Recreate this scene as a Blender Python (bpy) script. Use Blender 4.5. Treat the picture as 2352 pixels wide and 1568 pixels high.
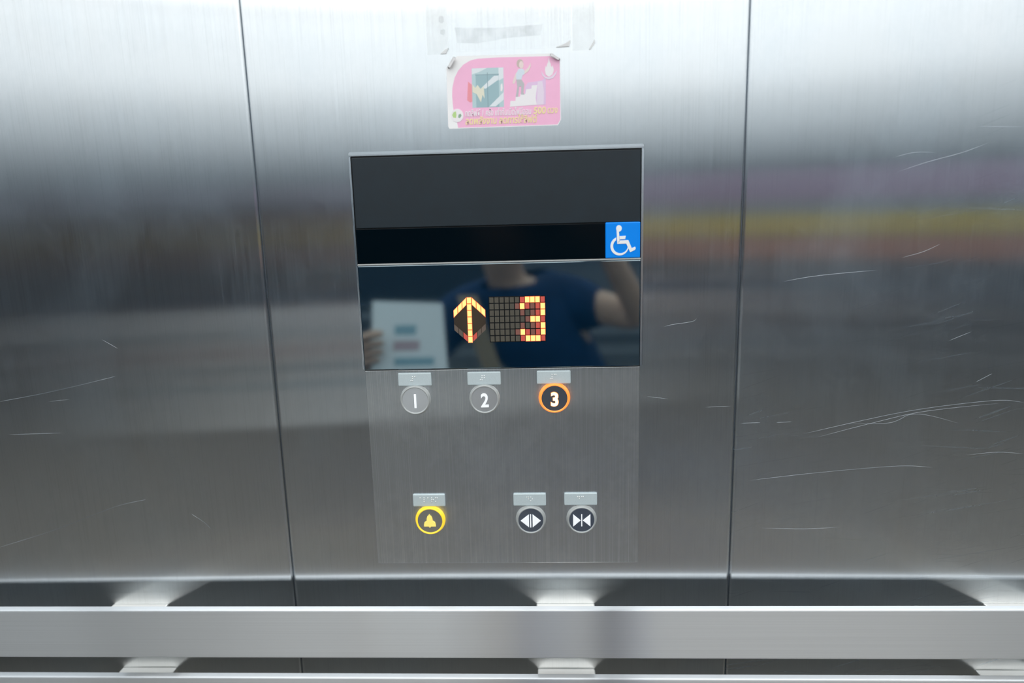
import bpy, bmesh, math, random
from mathutils import Vector, Matrix

# ------------------------------------------------------------------ scene, camera, light, exposure
scene = bpy.context.scene
for o in list(bpy.data.objects):
    bpy.data.objects.remove(o, do_unlink=True)
COL = scene.collection
MM = 0.001

CAM_Z = 1.42            # lens height above the lift floor
CAM_Y = -0.75           # 75 cm in front of the steel wall (wall plane is y = 0)
yaw, pitch, roll = (math.radians(a) for a in (-2.5558, 10.8387, -1.5002))
fwd = Vector((math.sin(yaw) * math.cos(pitch), math.cos(yaw) * math.cos(pitch), -math.sin(pitch)))
rgt = Vector((math.cos(yaw), -math.sin(yaw), 0))
up = rgt.cross(fwd)
r2 = rgt * math.cos(roll) + up * math.sin(roll)
u2 = -rgt * math.sin(roll) + up * math.cos(roll)
cam_data = bpy.data.cameras.new('camera')
cam_data.sensor_width = 36.0
cam_data.lens = 24.0
cam_data.clip_start = 0.005
cam_data.dof.use_dof = True
cam_data.dof.focus_distance = 0.772
cam_data.dof.aperture_fstop = 1.6
cam = bpy.data.objects.new('camera', cam_data)
m = Matrix((r2, u2, -fwd)).transposed().to_4x4()
m.translation = Vector((0, CAM_Y, CAM_Z))
cam.matrix_world = m
COL.objects.link(cam)
scene.camera = cam

world = bpy.data.worlds.new('world')
world.use_nodes = True
world.node_tree.nodes['Background'].inputs[0].default_value = (0.5, 0.55, 0.6, 1)
world.node_tree.nodes['Background'].inputs[1].default_value = 0.05
scene.world = world

LAMP = 2.2              # radiance of the ceiling diffusers
scene.view_settings.view_transform = 'Standard'
scene.view_settings.look = 'None'
scene.view_settings.gamma = 1.0
scene.view_settings.use_curve_mapping = False
scene.view_settings.exposure = 0.0
try:
    scene.cycles.use_denoising = True
    scene.cycles.max_bounces = 12
    scene.cycles.glossy_bounces = 11
    scene.cycles.diffuse_bounces = 2
    scene.cycles.transmission_bounces = 6
    scene.cycles.caustics_reflective = True
    scene.cycles.sample_clamp_indirect = 6.0
    scene.cycles.blur_glossy = 0.0
    scene.cycles.use_light_tree = False
    scene.cycles.adaptive_threshold = 0.02
except Exception:
    pass

# ------------------------------------------------------------------ materials
MATS = {}


def new_mat(name):
    mt = bpy.data.materials.new(name)
    mt.use_nodes = True
    nt = mt.node_tree
    nt.nodes.clear()
    out = nt.nodes.new('ShaderNodeOutputMaterial')
    MATS[name] = mt
    return mt, nt, out


def nd(nt, kind, **kw):
    n = nt.nodes.new(kind)
    for k, v in kw.items():
        setattr(n, k, v)
    return n


def math_node(nt, op, a, b=None, clamp=False):
    n = nd(nt, 'ShaderNodeMath', operation=op, use_clamp=clamp)
    for i, v in enumerate((a, b)):
        if v is None:
            continue
        if isinstance(v, (int, float)):
            n.inputs[i].default_value = v
        else:
            nt.links.new(v, n.inputs[i])
    return n.outputs[0]


def noise_at(nt, pos, scale, nscale=1.0, detail=3.0, rough=0.55, rot=None):
    mp = nd(nt, 'ShaderNodeMapping')
    if rot:
        mp0 = nd(nt, 'ShaderNodeMapping')
        mp0.inputs['Rotation'].default_value = rot
        nt.links.new(pos, mp0.inputs['Vector'])
        pos = mp0.outputs[0]
    mp.inputs['Scale'].default_value = scale
    nt.links.new(pos, mp.inputs['Vector'])
    nz = nd(nt, 'ShaderNodeTexNoise')
    nz.inputs['Scale'].default_value = nscale
    nz.inputs['Detail'].default_value = detail
    nz.inputs['Roughness'].default_value = rough
    nt.links.new(mp.outputs[0], nz.inputs['Vector'])
    return nz.outputs['Fac']


def ramp(nt, val, lo, hi, to0=0.0, to1=1.0):
    n = nd(nt, 'ShaderNodeMapRange', clamp=True)
    n.inputs['From Min'].default_value = lo
    n.inputs['From Max'].default_value = hi
    n.inputs['To Min'].default_value = to0
    n.inputs['To Max'].default_value = to1
    nt.links.new(val, n.inputs['Value'])
    return n.outputs[0]


def steel(name, color=(0.66, 0.68, 0.69), wide=0.30, fine=0.006, along='X', haze=0.12, haze_r=0.42,
          brush=(620.0, 1.0, 7.0), brush_amt=0.10, smudge=0.22, scratch=0.0, smear_tint=(0.58, 0.72, 0.85), simple=False, dist='BECKMANN'):
    """brushed steel: microfacet slope spread 'wide' across the brushing and 'fine' along it; 'along' is the axis of the wide spread"""
    mt, nt, out = new_mat(name)
    L = nt.links.new
    tan = nd(nt, 'ShaderNodeTangent', direction_type='UV_MAP', uv_map='UVMap')
    g1 = nd(nt, 'ShaderNodeBsdfAnisotropic', distribution=dist)
    g1.inputs['Roughness'].default_value = math.sqrt(math.sqrt(wide * fine))
    an = 1.0 - math.sqrt(fine / wide)
    g1.inputs['Anisotropy'].default_value = -an if along == 'X' else an
    g1.inputs['Color'].default_value = (*color, 1)
    L(tan.outputs[0], g1.inputs['Tangent'])
    g2 = nd(nt, 'ShaderNodeBsdfAnisotropic', distribution='GGX')
    g2.inputs['Roughness'].default_value = haze_r
    g2.inputs['Color'].default_value = (*smear_tint, 1)
    mx = nd(nt, 'ShaderNodeMixShader')
    mx.inputs[0].default_value = haze
    if not simple:
        pos = nd(nt, 'ShaderNodeNewGeometry').outputs['Position']
        brs = noise_at(nt, pos, brush, 1.0, 3.0, 0.65)
        cm = nd(nt, 'ShaderNodeVectorMath', operation='SCALE')
        cm.inputs[0].default_value = color
        L(ramp(nt, brs, 0.3, 0.7, 1.0 - brush_amt, 1.0 + brush_amt), cm.inputs['Scale'])
        L(cm.outputs[0], g1.inputs['Color'])
        hz = math_node(nt, 'ADD', math_node(nt, 'MULTIPLY', ramp(nt, brs, 0.48, 0.78), brush_amt), haze)
        if smudge > 0:
            sm = noise_at(nt, pos, (7.0, 7.0, 5.0), 1.0, 6.0, 0.66)
            hz = math_node(nt, 'ADD', hz, math_node(nt, 'MULTIPLY', ramp(nt, sm, 0.46, 0.80), smudge))
        if scratch > 0:
            region = ramp(nt, noise_at(nt, pos, (2.2, 2.2, 3.0), 1.0, 1.0), 0.40, 0.62)
            tot = None
            for ang, fx, fz, th in ((0.17, 7, 340, 0.715), (0.36, 13, 420, 0.725), (-0.05, 6, 300, 0.73)):
                sc_ = ramp(nt, noise_at(nt, pos, (fx, 1, fz), 1.0, 0.0, 0.4, rot=(0, ang, 0)), th, th + 0.06)
                tot = sc_ if tot is None else math_node(nt, 'MAXIMUM', tot, sc_)
            hz = math_node(nt, 'ADD', hz, math_node(nt, 'MULTIPLY', math_node(nt, 'MULTIPLY', tot, region), scratch))
        L(math_node(nt, 'MINIMUM', hz, 0.9), mx.inputs[0])
    L(g1.outputs[0], mx.inputs[1])
    L(g2.outputs[0], mx.inputs[2])
    L(mx.outputs[0], out.inputs[0])
    return mt


def plain(name, color, rough=0.5, spec=0.5, metal=0.0, grain=0.0, gscale=300.0, emit=None, estr=0.0, trans=0.0, alpha=1.0, coat=0.0):
    mt, nt, out = new_mat(name)
    p = nd(nt, 'ShaderNodeBsdfPrincipled')
    p.inputs['Base Color'].default_value = (*color, 1)
    p.inputs['Roughness'].default_value = rough
    p.inputs['Specular IOR Level'].default_value = spec
    p.inputs['Metallic'].default_value = metal
    p.inputs['Transmission Weight'].default_value = trans
    p.inputs['Alpha'].default_value = alpha
    p.inputs['Coat Weight'].default_value = coat
    if emit:
        p.inputs['Emission Color'].default_value = (*emit, 1)
        p.inputs['Emission Strength'].default_value = estr
    if grain > 0:
        geo = nd(nt, 'ShaderNodeNewGeometry')
        n = noise_at(nt, geo.outputs['Position'], (gscale,) * 3, 1.0, 4.0)
        sc = nd(nt, 'ShaderNodeVectorMath', operation='SCALE')
        sc.inputs[0].default_value = color
        nt.links.new(ramp(nt, n, 0.3, 0.7, 1 - grain, 1 + grain), sc.inputs['Scale'])
        nt.links.new(sc.outputs[0], p.inputs['Base Color'])
    nt.links.new(p.outputs[0], out.inputs[0])
    return mt


WC = (0.695, 0.716, 0.730)
STEEL_WALL = steel('brushed_wall_steel', WC, 0.34, 0.006, 'X', 0.02, 0.42, brush_amt=0.08, smudge=0.19)
STEEL_SCRATCHED = steel('scratched_wall_steel', WC, 0.34, 0.006, 'X', 0.05, 0.42, brush_amt=0.06, smudge=0.24, scratch=0.30)
STEEL_FAR = steel('plain_wall_steel', WC, 0.34, 0.028, 'X', 0.01, 0.42, simple=True)
STEEL_FACEPLATE = steel('faceplate_steel', WC, 0.34, 0.010, 'X', 0.28, 0.46, brush=(950, 1, 2.6), brush_amt=0.14, smudge=0.22, smear_tint=(0.72, 0.77, 0.81))
STEEL_RAIL = steel('handrail_steel', (0.84, 0.87, 0.90), 0.52, 0.014, 'Z', 0.18, 0.45, brush=(2.0, 1.0, 900.0), brush_amt=0.05, smudge=0.0,
                   smear_tint=(0.84, 0.90, 0.96), dist='GGX')
STEEL_RAIL_BACK = steel('handrail_back_shade', (0.58, 0.60, 0.61), 0.20, 0.06, 'Z', 0.10, 0.5, simple=True, smear_tint=(0.3, 0.3, 0.3))  # shade behind the bar put into a darker steel
STEEL_BRACKET = steel('bracket_steel', (0.92, 0.90, 0.86), 0.12, 0.10, 'X', 0.45, 0.5, simple=True, smear_tint=(0.92, 0.90, 0.86))
STEEL_BUTTON = steel('button_face_pale_reflect', (0.70, 0.72, 0.75), 0.10, 0.03, 'X', 0.55, 0.55, simple=True, smear_tint=(0.86, 0.89, 0.93))  # pale copy of the face steel, light reflection put into its tint
STEEL_BUTTON_MID = steel('button_face_mid_reflect', (0.62, 0.62, 0.61), 0.10, 0.03, 'X', 0.45, 0.50, simple=True, smear_tint=(0.62, 0.62, 0.60))  # same face steel with a grey reflection put into its tint
STEEL_BUTTON_DARK = steel('button_face_dark_reflect', (0.42, 0.47, 0.53), 0.10, 0.03, 'X', 0.35, 0.45, simple=True, smear_tint=(0.36, 0.42, 0.50))  # same face steel with the dark clothing reflection put into its tint
SCRATCH_M = steel('scratch_mark', (0.55, 0.60, 0.66), 0.40, 0.06, 'X', 0.30, 0.5, simple=True, smear_tint=(0.42, 0.50, 0.60))
STEEL_TRIM = steel('bezel_steel', (0.80, 0.82, 0.83), 0.06, 0.05, 'X', 0.25, 0.4, simple=True)
DARK_GAP = plain('dark_seam_backing', (0.22, 0.25, 0.29), 0.35, 0.5, metal=0.8)
BLACK_SATIN = plain('black_satin_plate', (0.004, 0.013, 0.021), 0.45, 0.5, grain=0.12, gscale=60)
BLACK_GLOSS = plain('black_gloss_strip', (0.0004, 0.0035, 0.0065), 0.15, 0.16)
BLACK_EDGE = plain('black_edge', (0.003, 0.005, 0.007), 0.35, 0.3)
FLOOR_M = plain('floor_vinyl', (0.195, 0.172, 0.140), 0.35, 0.5, grain=0.12, gscale=40)
CEIL_M = plain('ceiling_white', (0.80, 0.82, 0.82), 0.6)
PLATE_M = plain('braille_plate_satin', (0.56, 0.65, 0.68), 0.45, 0.5, grain=0.04, gscale=800)
DOT_M = plain('braille_dot_white', (0.9, 0.92, 0.92), 0.4)
WHITE_P = plain('white_numeral', (0.92, 0.94, 0.96), 0.35, emit=(0.9, 0.95, 1.0), estr=0.30)  # emission added to whiten legends the lamps leave dim
YELLOW_RING = plain('yellow_ring_plastic', (0.85, 0.58, 0.02), 0.25, emit=(1.0, 0.66, 0.05), estr=0.60, coat=0.4)  # unlit coloured plastic, glow added to brighten it
YELLOW_BELL = plain('yellow_bell_plastic', (0.92, 0.74, 0.16), 0.35, emit=(1.0, 0.76, 0.2), estr=0.42)  # glow added to lift the brightness of the plain plastic bell
ORANGE_RING = plain('orange_lit_ring', (0.9, 0.25, 0.03), 0.2, emit=(1.0, 0.26, 0.05), estr=0.95, coat=0.4)
ORANGE_NUM = plain('orange_lit_numeral', (1.0, 0.7, 0.4), 0.3, emit=(1.0, 0.62, 0.30), estr=2.6)
ORANGE_EDGE = plain('orange_lit_edge', (1.0, 0.3, 0.1), 0.3, emit=(1.0, 0.20, 0.04), estr=1.2)
CLEAR_RING = plain('clear_acrylic_ring', (0.62, 0.65, 0.65), 0.12, 0.6, trans=0.35, coat=0.5)
BLUE_M = plain('blue_sign_plastic', (0.0, 0.27, 0.98), 0.25, 0.4)
SIGN_W = plain('white_sign_symbol', (0.97, 0.98, 0.99), 0.35)
PAPER_W = plain('sticker_white', (0.97, 0.97, 0.98), 0.35, 0.4)
PINK = plain('sticker_pink', (0.98, 0.53, 0.75), 0.3, 0.4, grain=0.015, gscale=90)
PRINT_WHITE = plain('print_white', (0.93, 0.90, 0.93), 0.4)
PRINT_YELLOW = plain('print_yellow', (0.95, 0.83, 0.42), 0.4)
PRINT_TEAL = plain('print_teal', (0.36, 0.53, 0.58), 0.35, 0.4)
PRINT_TEAL_L = plain('print_teal_light', (0.52, 0.68, 0.72), 0.35, 0.4)
PRINT_SHINE = plain('print_shine', (0.80, 0.86, 0.90), 0.35, 0.4)
PRINT_LINE = plain('print_line', (0.24, 0.36, 0.42), 0.4)
PRINT_SKIN = plain('print_skin', (0.88, 0.74, 0.72), 0.4)
PRINT_HAIR = plain('print_hair', (0.62, 0.52, 0.48), 0.4)
PRINT_SHIRT = plain('print_shirt', (0.72, 0.80, 0.90), 0.4)
PRINT_TROUSER = plain('print_trouser', (0.55, 0.55, 0.58), 0.4)
PRINT_LILAC = plain('print_lilac', (0.82, 0.60, 0.84), 0.4)
PRINT_LILAC2 = plain('print_lilac_pale', (0.86, 0.74, 0.88), 0.4)
PRINT_RED = plain('print_red', (0.92, 0.34, 0.40), 0.4)
PRINT_CREAM = plain('print_cream', (0.82, 0.80, 0.66), 0.4)
PRINT_GREEN = plain('print_green', (0.52, 0.74, 0.30), 0.4)
PRINT_GREEN_D = plain('print_green_dark', (0.30, 0.45, 0.34), 0.4)
PRINT_GREY = plain('print_grey', (0.62, 0.65, 0.66), 0.4)
LED_OFF = plain('led_unlit', (0.105, 0.098, 0.080), 0.25, 0.5)
LED_OFF_D = plain('led_unlit_edge', (0.055, 0.055, 0.052), 0.25, 0.5)
SKIN = plain('skin', (0.62, 0.40, 0.28), 0.5, grain=0.05, gscale=30)
NAVY = plain('navy_shirt_cloth', (0.008, 0.030, 0.085), 0.8, 0.2, grain=0.3, gscale=14)
DENIM = plain('denim_cloth', (0.018, 0.07, 0.22), 0.85, 0.2, grain=0.2, gscale=120)
HAIR = plain('black_hair', (0.012, 0.010, 0.009), 0.4)
SHOE = plain('shoe_dark', (0.03, 0.03, 0.035), 0.5)
TAN = plain('tan_strap', (0.50, 0.38, 0.24), 0.6)
PAPER = plain('paper_sheet', (0.82, 0.85, 0.84), 0.6)
INK_T = plain('paper_ink_teal', (0.25, 0.42, 0.48), 0.6)
INK_R = plain('paper_ink_red', (0.50, 0.36, 0.38), 0.6)
CAMBODY = plain('camera_black', (0.012, 0.012, 0.013), 0.45)
LENSGLASS = plain('lens_glass', (0.01, 0.012, 0.02), 0.05, 0.8)


def led_mat(name, core, edge, estr, soft):
    """lit LED cell: bright core, with red lens bloom painted in at the rim"""
    mt, nt, out = new_mat(name)
    tc = nd(nt, 'ShaderNodeTexCoord')
    sp = nd(nt, 'ShaderNodeSeparateXYZ')
    nt.links.new(tc.outputs['UV'], sp.inputs[0])
    d = None
    for i in (0, 1):
        a = math_node(nt, 'ABSOLUTE', math_node(nt, 'SUBTRACT', sp.outputs[i], 0.5))
        d = a if d is None else math_node(nt, 'MAXIMUM', d, a)
    f = ramp(nt, d, 0.5 - soft, 0.5, 0.0, 1.0)
    mixc = nd(nt, 'ShaderNodeMix', data_type='RGBA')
    nt.links.new(f, mixc.inputs[0])
    mixc.inputs[6].default_value = (*core, 1)
    mixc.inputs[7].default_value = (*edge, 1)
    e = nd(nt, 'ShaderNodeEmission')
    nt.links.new(mixc.outputs[2], e.inputs[0])
    e.inputs[1].default_value = estr
    nt.links.new(e.outputs[0], out.inputs[0])
    return mt


LED_ON = led_mat('led_lit', (1.0, 0.62, 0.21), (1.0, 0.03, 0.01), 1.6, 0.085)  # red rim paints lens bloom into each lit cell
LED_GLOW = led_mat('led_glow_halo', (1.0, 0.05, 0.015), (0.9, 0.03, 0.01), 0.8, 0.2)


def led_leak(name, col, base):  # unlit neighbours: spilled red light painted as emission
    mt, nt, out = new_mat(name)
    p = nd(nt, 'ShaderNodeBsdfPrincipled')
    p.inputs['Base Color'].default_value = (*base, 1)
    p.inputs['Roughness'].default_value = 0.3
    p.inputs['Emission Color'].default_value = (*col, 1)
    p.inputs['Emission Strength'].default_value = 1.0
    nt.links.new(p.outputs[0], out.inputs[0])
    return mt


LED_LEAK = led_leak('led_leak_strong', (0.50, 0.035, 0.02), (0.1, 0.08, 0.07))
LED_LEAK2 = led_leak('led_leak_weak', (0.13, 0.022, 0.016), (0.1, 0.09, 0.075))


def display_mat():
    mt, nt, out = new_mat('dark_display_glass')
    d = nd(nt, 'ShaderNodeBsdfDiffuse')
    d.inputs[0].default_value = (0.0004, 0.008, 0.019, 1)
    g = nd(nt, 'ShaderNodeBsdfAnisotropic', distribution='GGX')
    g.inputs['Color'].default_value = (0.24, 0.30, 0.325, 1)
    g.inputs['Roughness'].default_value = 0.04
    a = nd(nt, 'ShaderNodeAddShader')
    nt.links.new(d.outputs[0], a.inputs[0])
    nt.links.new(g.outputs[0], a.inputs[1])
    nt.links.new(a.outputs[0], out.inputs[0])
    return mt


DISPLAY_M = display_mat()


def film_mat(name, col, opacity, rough, streak=0.0):
    """clear film / tape: partly transparent, slightly milky and glossy"""
    mt, nt, out = new_mat(name)
    t = nd(nt, 'ShaderNodeBsdfTransparent')
    p = nd(nt, 'ShaderNodeBsdfPrincipled')
    p.inputs['Base Color'].default_value = (*col, 1)
    p.inputs['Roughness'].default_value = rough
    mx = nd(nt, 'ShaderNodeMixShader')
    geo = nd(nt, 'ShaderNodeNewGeometry')
    n = noise_at(nt, geo.outputs['Position'], (60, 60, 45), 1.0, 4.0)
    nt.links.new(ramp(nt, n, 0.3, 0.7, max(0.0, opacity - streak), min(1.0, opacity + streak)), mx.inputs[0])
    nt.links.new(t.outputs[0], mx.inputs[1])
    nt.links.new(p.outputs[0], mx.inputs[2])
    nt.links.new(mx.outputs[0], out.inputs[0])
    return mt


TAPE_M = film_mat('clear_tape', (0.92, 0.95, 0.93), 0.06, 0.3, 0.02)
FILM_M = film_mat('clear_film', (0.82, 0.85, 0.86), 0.02, 0.25, 0.01)
GHOST_M = film_mat('faded_print', (0.60, 0.66, 0.68), 0.045, 0.5, 0.04)
FILM_FOLD = film_mat('film_fold', (0.95, 0.96, 0.97), 0.7, 0.3, 0.05)


def lamp_mat():
    mt, nt, out = new_mat('ceiling_diffuser')
    e = nd(nt, 'ShaderNodeEmission')
    e.inputs[0].default_value = (0.985, 1.0, 0.995, 1)
    e.inputs[1].default_value = LAMP
    nt.links.new(e.outputs[0], out.inputs[0])
    return mt


LAMP_M = lamp_mat()


# ------------------------------------------------------------------ mesh helpers
def uv_box(me):
    uvl = me.uv_layers.get('UVMap') or me.uv_layers.new(name='UVMap')
    for p in me.polygons:
        n = p.normal
        ax = max(range(3), key=lambda i: abs(n[i]))
        for li in p.loop_indices:
            c = me.vertices[me.loops[li].vertex_index].co
            uvl.data[li].uv = (c.x, c.z) if ax == 1 else ((c.y, c.z) if ax == 0 else (c.x, c.y))


def obj(name, me, mat, parent=None, smooth=False, **props):
    o = bpy.data.objects.new(name, me)
    COL.objects.link(o)
    if mat is not None and not me.materials:
        me.materials.append(mat)
    if parent is not None:
        o.parent = parent
        o.matrix_parent_inverse = Matrix.Translation(-parent.location) if parent.location.length else Matrix()
    if smooth:
        for p in me.polygons:
            p.use_smooth = True
    for k, v in props.items():
        o[k] = v
    return o


def empty(name, loc, **props):
    o = bpy.data.objects.new(name, None)
    o.empty_display_size = 0.02
    o.location = loc
    COL.objects.link(o)
    for k, v in props.items():
        o[k] = v
    return o


def finish(bm, name):
    bmesh.ops.recalc_face_normals(bm, faces=bm.faces)
    me = bpy.data.meshes.new(name)
    bm.to_mesh(me)
    bm.free()
    uv_box(me)
    return me


def box_mesh(name, lo, hi, bevel=0.0, seg=2):
    bm = bmesh.new()
    bmesh.ops.create_cube(bm, size=1.0)
    for v in bm.verts:
        v.co = Vector(((lo[i] + hi[i]) / 2 + v.co[i] * (hi[i] - lo[i]) for i in range(3)))
    if bevel > 0:
        bmesh.ops.bevel(bm, geom=bm.edges[:], offset=bevel, segments=seg, affect='EDGES', profile=0.5)
    return finish(bm, name)


def prism_mesh(name, pts, y_back, y_front, bevel=0.0, scale=MM):
    """flat outline (x, z in mm on the wall) given a thickness from y_back to y_front (metres, front is more negative)"""
    bm = bmesh.new()
    vs = [bm.verts.new((x * scale, y_back, z * scale)) for x, z in pts]
    f = bm.faces.new(vs)
    ex = bmesh.ops.extrude_face_region(bm, geom=[f])
    nv = [e for e in ex['geom'] if isinstance(e, bmesh.types.BMVert)]
    for v in nv:
        v.co.y = y_front
    if bevel > 0:
        eds = [e for e in bm.edges if all(abs(v.co.y - y_front) < 1e-7 for v in e.verts)]
        bmesh.ops.bevel(bm, geom=eds, offset=bevel, segments=2, affect='EDGES', profile=0.5)
    bmesh.ops.triangulate(bm, faces=[f for f in bm.faces if len(f.verts) > 4])
    return finish(bm, name)


def lathe_mesh(name, cx, cz, profile, n=64):
    """ring or disc turned about the wall normal; profile = [(radius mm, y mm)], centre in mm"""
    bm = bmesh.new()
    rings = []
    for r, y in profile:
        if r < 1e-6:
            rings.append([bm.verts.new((cx * MM, y * MM, cz * MM))])
        else:
            rings.append([bm.verts.new(((cx + r * math.cos(2 * math.pi * k / n)) * MM, y * MM,
                                        (cz + r * math.sin(2 * math.pi * k / n)) * MM)) for k in range(n)])
    for a, b in zip(rings, rings[1:]):
        for k in range(n):
            k2 = (k + 1) % n
            if len(a) == 1 and len(b) == 1:
                continue
            if len(a) == 1:
                bm.faces.new((a[0], b[k], b[k2]))
            elif len(b) == 1:
                bm.faces.new((a[k], b[0], a[k2]))
            else:
                bm.faces.new((a[k], b[k], b[k2], a[k2]))
    return finish(bm, name)


def text_mesh(name, body, x0, x1, z0, z1, y_back, y_front, bold=0.0, shear=0.0):
    """flat lettering fitted into the box x0..x1, z0..z1 (mm) on the wall"""
    cu = bpy.data.curves.new('lettering', 'FONT')
    cu.body = body
    cu.size = 1.0
    cu.offset = bold
    cu.shear = shear
    cu.extrude = 0.05
    cu.resolution_u = 6
    ob = bpy.data.objects.new('lettering', cu)
    COL.objects.link(ob)
    dg = bpy.context.evaluated_depsgraph_get()
    dg.update()
    me = bpy.data.meshes.new_from_object(ob.evaluated_get(dg))
    bpy.data.objects.remove(ob, do_unlink=True)
    bpy.data.curves.remove(cu)
    xs = [v.co.x for v in me.vertices]
    ys = [v.co.y for v in me.vertices]
    zs = [v.co.z for v in me.vertices]
    ax, bx, ay, by, az, bz = min(xs), max(xs), min(ys), max(ys), min(zs), max(zs)
    for v in me.vertices:
        x = (x0 + (v.co.x - ax) / (bx - ax) * (x1 - x0)) * MM
        z = (z0 + (v.co.y - ay) / (by - ay) * (z1 - z0)) * MM
        y = y_back + (v.co.z - az) / (bz - az) * (y_front - y_back)
        v.co = (x, y, z)
    me.name = name
    me.materials.clear()
    uv_box(me)
    return me


def circle_pts(cx, cz, rx, rz=None, n=40, a0=0.0, a1=360.0):
    rz = rx if rz is None else rz
    full = abs(a1 - a0 - 360) < 1e-6
    cnt = n if full else n + 1
    return [(cx + rx * math.cos(math.radians(a0 + (a1 - a0) * k / n)), cz + rz * math.sin(math.radians(a0 + (a1 - a0) * k / n))) for k in range(cnt)]


# ------------------------------------------------------------------ the lift car
XL, XR = -1.356, 1.789          # side walls
YB = -2.30                      # wall opposite the one in view
ZT = 2.28                       # ceiling
SEAMS = [-1.356, -0.832, -0.3078, 0.2165, 0.741, 1.265, 1.789]

wall = obj('wall_back', box_mesh('wall_back', (XL, 0.0040, 0.0), (XR, 0.03, ZT)), DARK_GAP, kind='structure')
wall['label'] = 'brushed stainless steel lift wall behind the control panel'


def wall_panel_mesh(x0, x1, z0=0.002, z1=ZT - 0.002, gap=0.00045, rad=0.0036, th=0.0040):
    a, b = x0 + gap, x1 - gap
    prof = [(a, th)]
    for k in range(8):
        t = math.pi / 2 * k / 7
        prof.append((a + rad - rad * math.cos(t), rad - rad * math.sin(t)))
    for k in range(8):
        t = math.pi / 2 * (1 - k / 7)
        prof.append((b - rad + rad * math.cos(t), rad - rad * math.sin(t)))
    prof.append((b, th))
    bm = bmesh.new()
    lo = [bm.verts.new((x, y, z0)) for x, y in prof]
    hi = [bm.verts.new((x, y, z1)) for x, y in prof]
    for k in range(len(prof) - 1):
        bm.faces.new((lo[k], lo[k + 1], hi[k + 1], hi[k]))
    bm.faces.new((lo[-1], lo[0], hi[0], hi[-1]))
    bm.faces.new(lo)
    bm.faces.new(hi)
    me = finish(bm, 'wall_panel')
    uvl = me.uv_layers['UVMap']
    for l in me.loops:
        c = me.vertices[l.vertex_index].co
        uvl.data[l.index].uv = (c.x - c.y * 0.9 * (1 if c.x < (x0 + x1) / 2 else -1), c.z)
    return me


panels = []
panel_labels = [None, 'brushed steel wall panel at the left with faint smudges',
                'middle brushed steel wall panel carrying the controls',
                'scratched brushed steel wall panel at the right', None, None]
for k in range(6):
    p = obj('wall_panel', wall_panel_mesh(SEAMS[k], SEAMS[k + 1]), STEEL_SCRATCHED if k == 3 else STEEL_WALL, wall)
    panels.append(p)
    if panel_labels[k]:
        p['label'] = panel_labels[k]

# long scratches and pale streaks that show singly on the panels
def scratch(panel, pts, width):
    bm = bmesh.new()
    rows = []
    n = len(pts) * 6
    P3 = [Vector((x * MM, 0, z * MM)) for x, z in pts]
    for k in range(n + 1):
        t = k / n * (len(P3) - 1)
        i = min(int(t), len(P3) - 2)
        f = t - i
        p0, p1, p2, p3 = P3[max(i - 1, 0)], P3[i], P3[i + 1], P3[min(i + 2, len(P3) - 1)]
        p = 0.5 * ((2 * p1) + (p2 - p0) * f + (2 * p0 - 5 * p1 + 4 * p2 - p3) * f * f + (3 * p1 - p0 - 3 * p2 + p3) * f ** 3)
        d = (P3[i + 1] - P3[i]).normalized()
        nn = Vector((-d.z, 0, d.x)) * (width * MM * 0.5 * (0.12 + 0.88 * math.sin(math.pi * k / n)))
        rows.append((bm.verts.new(p + nn + Vector((0, 0.00002, 0))), bm.verts.new(p + Vector((0, -0.00006, 0))), bm.verts.new(p - nn + Vector((0, 0.00002, 0)))))
    for r0, r1 in zip(rows, rows[1:]):
        bm.faces.new((r0[0], r1[0], r1[1], r0[1]))
        bm.faces.new((r0[1], r1[1], r1[2], r0[2]))
    obj('scratch', finish(bm, 'scratch'), SCRATCH_M, panel)


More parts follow.
